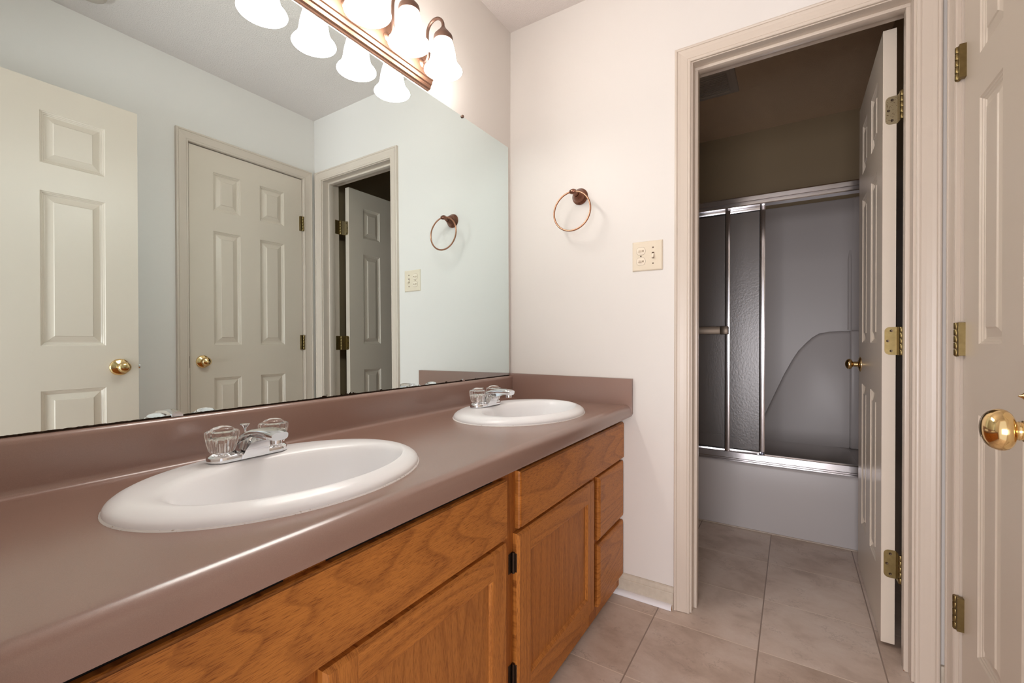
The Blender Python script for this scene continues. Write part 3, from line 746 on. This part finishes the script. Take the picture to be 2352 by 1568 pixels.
e4 = slab('drawer_front', v2, YB + .006, -1.382, .0745, .2930, M['oak_drawer'], .012)

# ------------------------------------------------------------------ vanity light bar
LY = [-.6102, -.7657, -.9212, -1.0767]; LX = .124
vl = thing('vanity_light', (0, -.8435, 1.965), 'copper-bronze bar light with four glowing bell shades above the mirror', 'light fixture')
P0z, P1z = 1.9015, 2.0350
pp = [(.0003, P0z), (.010, P0z), (.0155, P0z + .0030), (.0180, P0z + .0100), (.0180, P0z + .0125), (.0225, P0z + .0150), (.0255, P0z + .0235), (.0255, P0z + .0262), (.0290, P0z + .0285)]
pp = pp + [(x, P0z + P1z - z) for x, z in pp[::-1]]
mb = MB(); mb.prism(pp, -1.133, -.5540, lambda p, q, a: (p, a, q))
obj('backplate', mb, M['plate_bronze'], vl)
AX = .0530
for y in LY:
    pts = [(.0265, y, 1.9620), (.040, y, 1.9620), (.0490, y, 1.9650), (.0530, y, 1.9730), (.0530, y, 1.99), (.0530, y, 2.050)]
    cxm = (AX + LX) / 2; rr = (LX - AX) / 2
    pts += [(cxm - rr * cos(t), y, 2.0530 + rr * 1.06 * sin(t)) for t in [pi * i / 12 for i in range(1, 12)]]
    pts += [(LX, y, 2.0500), (LX, y, 2.038)]
    arm = obj('lamp_arm', MB().tube(pts, .0052, 16), M['cap_bronze'], vl)
    obj('arm_flange', MB().lathe([(.0150, .0), (.0150, .0012), (.0125, .0030), (.0090, .0045), (.0070, .0075), (.0, .0078)], (.0288, y, 1.9620), 'x', 24), M['plate_bronze'], arm)
    obj('socket_cup', MB().lathe([(.0060, 2.0520), (.0080, 2.0480), (.0130, 2.0405), (.0190, 2.0340), (.0225, 2.0300), (.0245, 2.0270), (.0300, 2.0210), (.0318, 2.0150), (.0325, 2.0020), (.0310, 2.0015), (.0300, 2.0120), (.0, 2.0180)], (LX, y, 0), 'z', 36, caps=False), M['cap_bronze'], arm)
    sh = [(.0290, 2.0100), (.0305, 2.0030), (.0330, 1.9930), (.0365, 1.9800), (.0395, 1.9660), (.0415, 1.9520), (.0440, 1.9380), (.0485, 1.9260), (.0555, 1.9160), (.0610, 1.9095), (.0630, 1.9055), (.0625, 1.9045)]
    prof_ = sh + [(r - .0025, z + .0004) for r, z in sh[::-1]]
    g = obj('glass_shade', MB().lathe(prof_, (LX, y, 0), 'z', 48, caps=False), M['shade'], vl)
    obj('bulb', MB().lathe([(.0, 1.9350), (.0100, 1.9370), (.0170, 1.9430), (.0200, 1.9530), (.0180, 1.9640), (.0130, 1.9760), (.0110, 1.9950)], (LX, y, 0), 'z', 20, caps=False), M['shade'], g)

# ------------------------------------------------------------------ towel ring
tr_ = thing('towel_ring', (.3505, 0, 1.614), 'round dark copper-bronze towel ring mounted on the end wall', 'towel ring')
c0 = (.3505, -.0002, 1.6140)
obj('rosette', MB().lathe([(.0345, 0), (.0345, .0030), (.0320, .0050), (.0310, .0075), (.0325, .0090), (.0300, .0125), (.0270, .0155), (.0255, .0210), (.0210, .0290), (.0160, .0370), (.0125, .0430), (.0, .0430)], c0, '-y', 40), M['bronze'], tr_)
mb = MB().lathe([(.0105, .041), (.0090, .046), (.0100, .0480), (.0118, .0500), (.0100, .0520), (.0085, .0550), (.0085, .0650), (.0060, .0800), (.0, .0815)], c0, '-y', 28)
cx0, cy0, cz0 = .3500, -.0740, 1.6155
mb.lathe([(.0058, -.0130), (.0078, -.0120), (.0078, -.0100), (.0098, -.0070), (.0108, 0), (.0098, .0070), (.0078, .0100), (.0078, .0120), (.0058, .0130)], (cx0, cy0, cz0), 'x', 24)
obj('post', mb, M['bronze'], tr_)
RR = .0805; tl = .07
pts = []
for i in range(64):
    t = 2 * pi * i / 64
    dx, dz = RR * sin(t), RR * cos(t) - RR
    pts.append((cx0 - .002 + dx, cy0 + dz * tl * .8, cz0 + dz))
obj('ring', MB().tube(pts, .0037, 14, closed=True), M['bronze_ring'], tr_)

# ------------------------------------------------------------------ switch plate
sw = thing('switch_plate', (.6330, 0, 1.3360), 'ivory two-gang switch plate with three toggles on the end wall', 'light switch')
x0, x1, z0, z1 = .6330 - .058, .6330 + .058, 1.3360 - .0572, 1.3360 + .0572
mb = MB(); rr = []
for d, o_ in ((.0002, 0), (.0022, 0), (.0048, .0022), (.0060, .0050)):
    rr.append([(x0 + o_, -d, z0 + o_), (x1 - o_, -d, z0 + o_), (x1 - o_, -d, z1 - o_), (x0 + o_, -d, z1 - o_)])
for r0, r1 in zip(rr[:-1], rr[1:]):
    for k in range(4): mb.add([r0[k], r0[(k + 1) % 4], r1[(k + 1) % 4], r1[k]], [(0, 1, 2, 3)])
mb.quad(*rr[-1]); mb.quad(*rr[0][::-1])
obj('plate', mb, M['ivory'], sw)
for zc in (1.3560, 1.3160):
    pts = []
    for k in range(28):
        t = 2 * pi * k / 28; px = .0172 * cos(t); pz = max(-.0142, min(.0142, .0172 * sin(t))); pts.append((.6090 + px, zc + pz))
    mb = MB(); mb.prism(pts, -.0071, -.0045, lambda p, q, a: (p, a, q)); du = obj('duplex_switch', mb, M['ivory_toggle'], sw)
    mb = MB(); sc_ = [(.6090 + (p[0] - .6090) * 1.05, zc + (p[1] - zc) * 1.06) for p in pts]; mb.prism(sc_, -.00625, -.0045, lambda p, q, a: (p, a, q)); obj('switch_gap', mb, M['ivory_gap'], du)
    mb = MB(); mb.box(.6090 - .0115, .6090 + .0115, -.0078, -.006, zc - .0040, zc + .0040, .0004, 1); obj('toggle_slot', mb, M['ivory'], du)
    mb = MB(); a = [(.5985, -.0165), (.6030, -.0175), (.6130, -.0080), (.6000, -.0075)]
    mb.prism(a, zc - .0030, zc + .0030, lambda p, q, z: (p, q, z)); obj('toggle', mb, M['ivory_toggle'], du)
    mb = MB(); mb.box(.6148, .6200, -.00805, -.0075, zc - .0028, zc + .0028); obj('slot_shadow', mb, M['ivory_gap'], du)
mb = MB(); mb.box(.6555 - .0048, .6555 + .0048, -.0066, -.0055, 1.3365 - .0120, 1.3365 + .0120, .0004, 1)
du = obj('toggle_slot', mb, M['screw'], sw)
mb = MB(); mb.prism([(1.3465, -.0060), (1.3440, -.0066), (1.3290, -.0170), (1.3255, -.0155), (1.3275, -.0060)], .6555 - .0038, .6555 + .0038, lambda p, q, a: (a, q, p)); obj('toggle', mb, M['ivory_toggle'], sw)
for x, z in ((.6090, 1.3360), (.6555, 1.3665), (.6555, 1.3055)):
    obj('screw', MB().lathe([(.0, .0012), (.0022, .0010), (.0029, .0)], (x, -.0062, z), '-y', 16, caps=False), M['screw'], sw)

# ------------------------------------------------------------------ smoke detector on the ceiling (seen in the mirror)
tag(obj('smoke_detector', MB().lathe([(.055, 0), (.055, -.012), (.050, -.022), (.040, -.028), (.020, -.030), (.0, -.030)], (1.283, -1.133, H), 'z', 36), M['fan'], origin=(1.283, -1.133, H)), 'round greyish disc on the ceiling, seen at the top of the mirror', 'smoke detector')

# ------------------------------------------------------------------ bathtub with moulded surround
TXa, TXb, TY0, TY1, TZ = -.038, W - .002, .930, TB - .002, .3560
bt = thing('bathtub', (.72, TY0, 0), 'almond one-piece bathtub with moulded shower surround', 'bathtub')
# tub body: apron, rim, basin
mb = MB()
ap = [(TY0 + .004, .0015), (TY0, .010), (TY0, TZ - .018), (TY0 + .003, TZ - .008), (TY0 + .010, TZ - .001), (TY0 + .018, TZ), (TY0 + .085, TZ)]
mb.grid([[(TXa, y, z), (TXb, y, z)] for y, z in ap], True)
def rrect(xa, xb, ya, yb, r, z, n=8):
    out = []
    for cx, cy, a0 in ((xb - r, yb - r, 0), (xa + r, yb - r, 90), (xa + r, ya + r, 180), (xb - r, ya + r, 270)):
        for i in range(n + 1):
            t = radians(a0 + 90 * i / n); out.append((cx + r * cos(t), cy + r * sin(t), z))
    return out
rings = [(TXa + .07, TXb - .09, TY0 + .085, TY1 - .07, .10, TZ), (TXa + .085, TXb - .105, TY0 + .100, TY1 - .082, .11, TZ - .02), (TXa + .12, TXb - .15, TY0 + .125, TY1 - .11, .12, .12), (TXa + .17, TXb - .21, TY0 + .17, TY1 - .15, .12, .075)]
rws = [rrect(*q) for q in rings]
mb.grid(rws, True, True); mb.add(rws[-1], [tuple(range(len(rws[-1])))])
outer = []
o4 = rrect(TXa, TXb, TY0 + .018, TY1, .001, TZ); mb.grid([o4, rws[0]], True, True)
obj('tub_body', mb, M['tub'], bt)
obj('floor_caulk', MB().box(TXa, TXb, TY0 - .0035, TY0 + .003, .0005, .0085, .002), M['caulk_old'], bt)
# surround: back, two ends, with rounded inner corners
SZ0, SZ1 = TZ, 1.884
def surround_section(off, zz):
    pts = []
    xa, xb, yb = TXa + .028 + off, TXb - .028 - off, TY1 - .036 + (-off)
    r = .07
    pts.append((xa, TY0 + .012, zz)); pts.append((xa, yb - r, zz))
    for i in range(9):
        t = pi - (pi / 2) * i / 8; pts.append((xa + r + r * cos(t), yb - r + r * sin(t), zz))
    for i in range(9):
        t = pi / 2 - (pi / 2) * i / 8; pts.append((xb - r + r * cos(t), yb - r + r * sin(t), zz))
    pts.append((xb, yb - r, zz)); pts.append((xb, TY0 + .012, zz)); return pts
mb = MB()
rows = [surround_section(.0, z) for z in (SZ0, .6, 1.0, 1.5, SZ1 - .012)] + [surround_section(-.006, SZ1 - .002), surround_section(-.018, SZ1), surround_section(-.027, SZ1)]
mb.grid(rows, True)
obj('surround', mb, M['tub'], bt)
# raised lower panel of the back wall with its swooping upper edge
cur = [(.889, .358), (.955, .5210), (1.008, .655), (1.0611, .7863), (1.105, .880), (1.140, .943), (1.1794, .9917), (1.213, 1.028), (1.248, 1.0524), (1.300, 1.064), (1.350, 1.067), (1.4020, 1.068)]
yb = TY1 - .036
mb = MB(); rows = []
for dy, dn in ((.0, .0), (-.012, -.0010), (-.022, -.0045), (-.029, -.0110), (-.032, -.0200)):
    row = []
    for i, (x, z) in enumerate(cur):
        a = cur[max(0, i - 1)]; b = cur[min(len(cur) - 1, i + 1)]; tx_, tz_ = b[0] - a[0], b[1] - a[1]; ln = math.hypot(tx_, tz_)
        row.append((x - dn * tz_ / ln, yb + dy, z + dn * tx_ / ln))
    rows.append(row)
mb.grid(rows, True)
last = rows[-1]
mb.add([(x, y, z) for x, y, z in last] + [(1.4020, yb - .032, .357)], [tuple(range(len(last) + 1))], False)
mb.box(1.4020, 1.4480, yb - .060, yb + .002, .357, 1.069, .010, 3)
obj('moulded_ledge', mb, M['tub'], bt)
mb = MB(); mb.tube([(1.4030, yb - .004, 1.075), (1.4030, yb - .004, 1.50), (1.4050, yb - .002, 1.56)], [.010, .010, .004], 16)
obj('moulded_rib', mb, M['tub'], bt)

# ------------------------------------------------------------------ sliding shower doors
se = thing('shower_door_set', (.72, TY0 + .03, TZ), 'aluminium framed sliding shower doors on the tub rim', 'shower door')
def ridged(y0, y1, z0, z1, bottom=False):
    n = [(y1, z0), (y0 + .004, z0), (y0, z0 + .004)]
    hgt = z1 - z0
    n += [(y0, z0 + hgt * .30), (y0 + .003, z0 + hgt * .34), (y0 + .003, z0 + hgt * .38), (y0 - .002, z0 + hgt * .46), (y0 - .002, z1 - .006), (y0 + .002, z1), (y1, z1)]
    return n
mb = MB(); mb.prism(ridged(.930, .990, 1.7270, 1.7785), TXa + .030, TXb - .030, lambda p, q, a: (a, p, q))
obj('header_rail', mb, M['alu'], se)
mb = MB(); mb.prism([(.988, TZ + .0005), (.934, TZ + .0005), (.934, TZ + .006), (.938, TZ + .008), (.938, TZ + .014), (.941, TZ + .016), (.941, TZ + .046), (.945, TZ + .048), (.949, TZ + .046), (.955, TZ + .030), (.970, TZ + .030), (.980, TZ + .046), (.988, TZ + .046)], TXa + .030, TXb - .030, lambda p, q, a: (a, p, q))
obj('bottom_track', mb, M['alu'], se)
for x in (TXa + .030, TXb - .030 - .022):
    mb = MB(); mb.box(x, x + .022, .936, .986, TZ + .046, 1.7275, .002); obj('wall_jamb', mb, M['alu'], se)
def slide(x0, x1, yc, lab, sw_=.0245):
    z0, z1 = TZ + .034, 1.7300
    mb = MB()
    for a, b in ((x0, x0 + sw_), (x1 - sw_, x1)): mb.box(a, b, yc - .0075, yc + .0075, z0, z1, .002)
    mb.box(x0 + sw_, x1 - sw_, yc - .0065, yc + .0065, z0, z0 + .024, .002); mb.box(x0 + sw_, x1 - sw_, yc - .0065, yc + .0065, z1 - .026, z1, .002)
    pn = obj('sliding_panel', mb, M['alu'], se); pn['label'] = lab
    mb = MB(); mb.box(x0 + sw_ - .004, x1 - sw_ + .004, yc - .0020, yc + .0020, z0 + .020, z1 - .022)
    obj('glass', mb, M['shower_glass'], pn)
    mb = MB()
    for a, b, c_, d in ((x0 + sw_, x0 + sw_ + .003, z0 + .024, z1 - .026), (x1 - sw_ - .003, x1 - sw_, z0 + .024, z1 - .026), (x0 + sw_, x1 - sw_, z0 + .024, z0 + .027), (x0 + sw_, x1 - sw_, z1 - .029, z1 - .026)):
        mb.box(a, b, yc - .0028, yc + .0028, c_, d)
    obj('gasket', mb, M['black'], pn)
    return pn
pa = slide(.020, .8200, .9550, 'outer frosted sliding panel carrying the towel bar', .0235)
pb = slide(.230, .9860, .9740, 'inner frosted sliding panel')
mb = MB(); mb.box(.075, .790, .9050, .9110, 1.0430, 1.0850, .002); mb.box(.774, .8150, .9040, .9480, 1.0420, 1.0860, .002); mb.box(.030, .075, .9040, .9480, 1.0420, 1.0860, .002)
obj('towel_bar', mb, M['bar_metal'], pa)

# ------------------------------------------------------------------ exhaust fan grille on the tub room ceiling
ef = thing('exhaust_fan', (.69, .97, H), 'square exhaust fan grille on the dim tub room ceiling', 'exhaust fan')
mb = MB(); x0, x1, y0, y1 = .540, .850, .800, 1.090
rr = [[(x0 + o_, y0 + o_, H - d), (x1 - o_, y0 + o_, H - d), (x1 - o_, y1 - o_, H - d), (x0 + o_, y1 - o_, H - d)] for d, o_ in ((.0005, 0), (.008, .003), (.016, .022), (.016, .040), (.010, .042))]
for r0, r1 in zip(rr[:-1], rr[1:]):
    for k in range(4): mb.add([r0[k], r0[(k + 1) % 4], r1[(k + 1) % 4], r1[k]], [(0, 1, 2, 3)])
mb.quad(*rr[-1])
obj('grille_frame', mb, M['fan'], ef)
mb = MB()
for i in range(12):
    y = y0 + .050 + i * .0165; mb.box(x0 + .045, x1 - .045, y, y + .007, H - .018, H - .011)
obj('louvres', mb, M['fan'], ef)
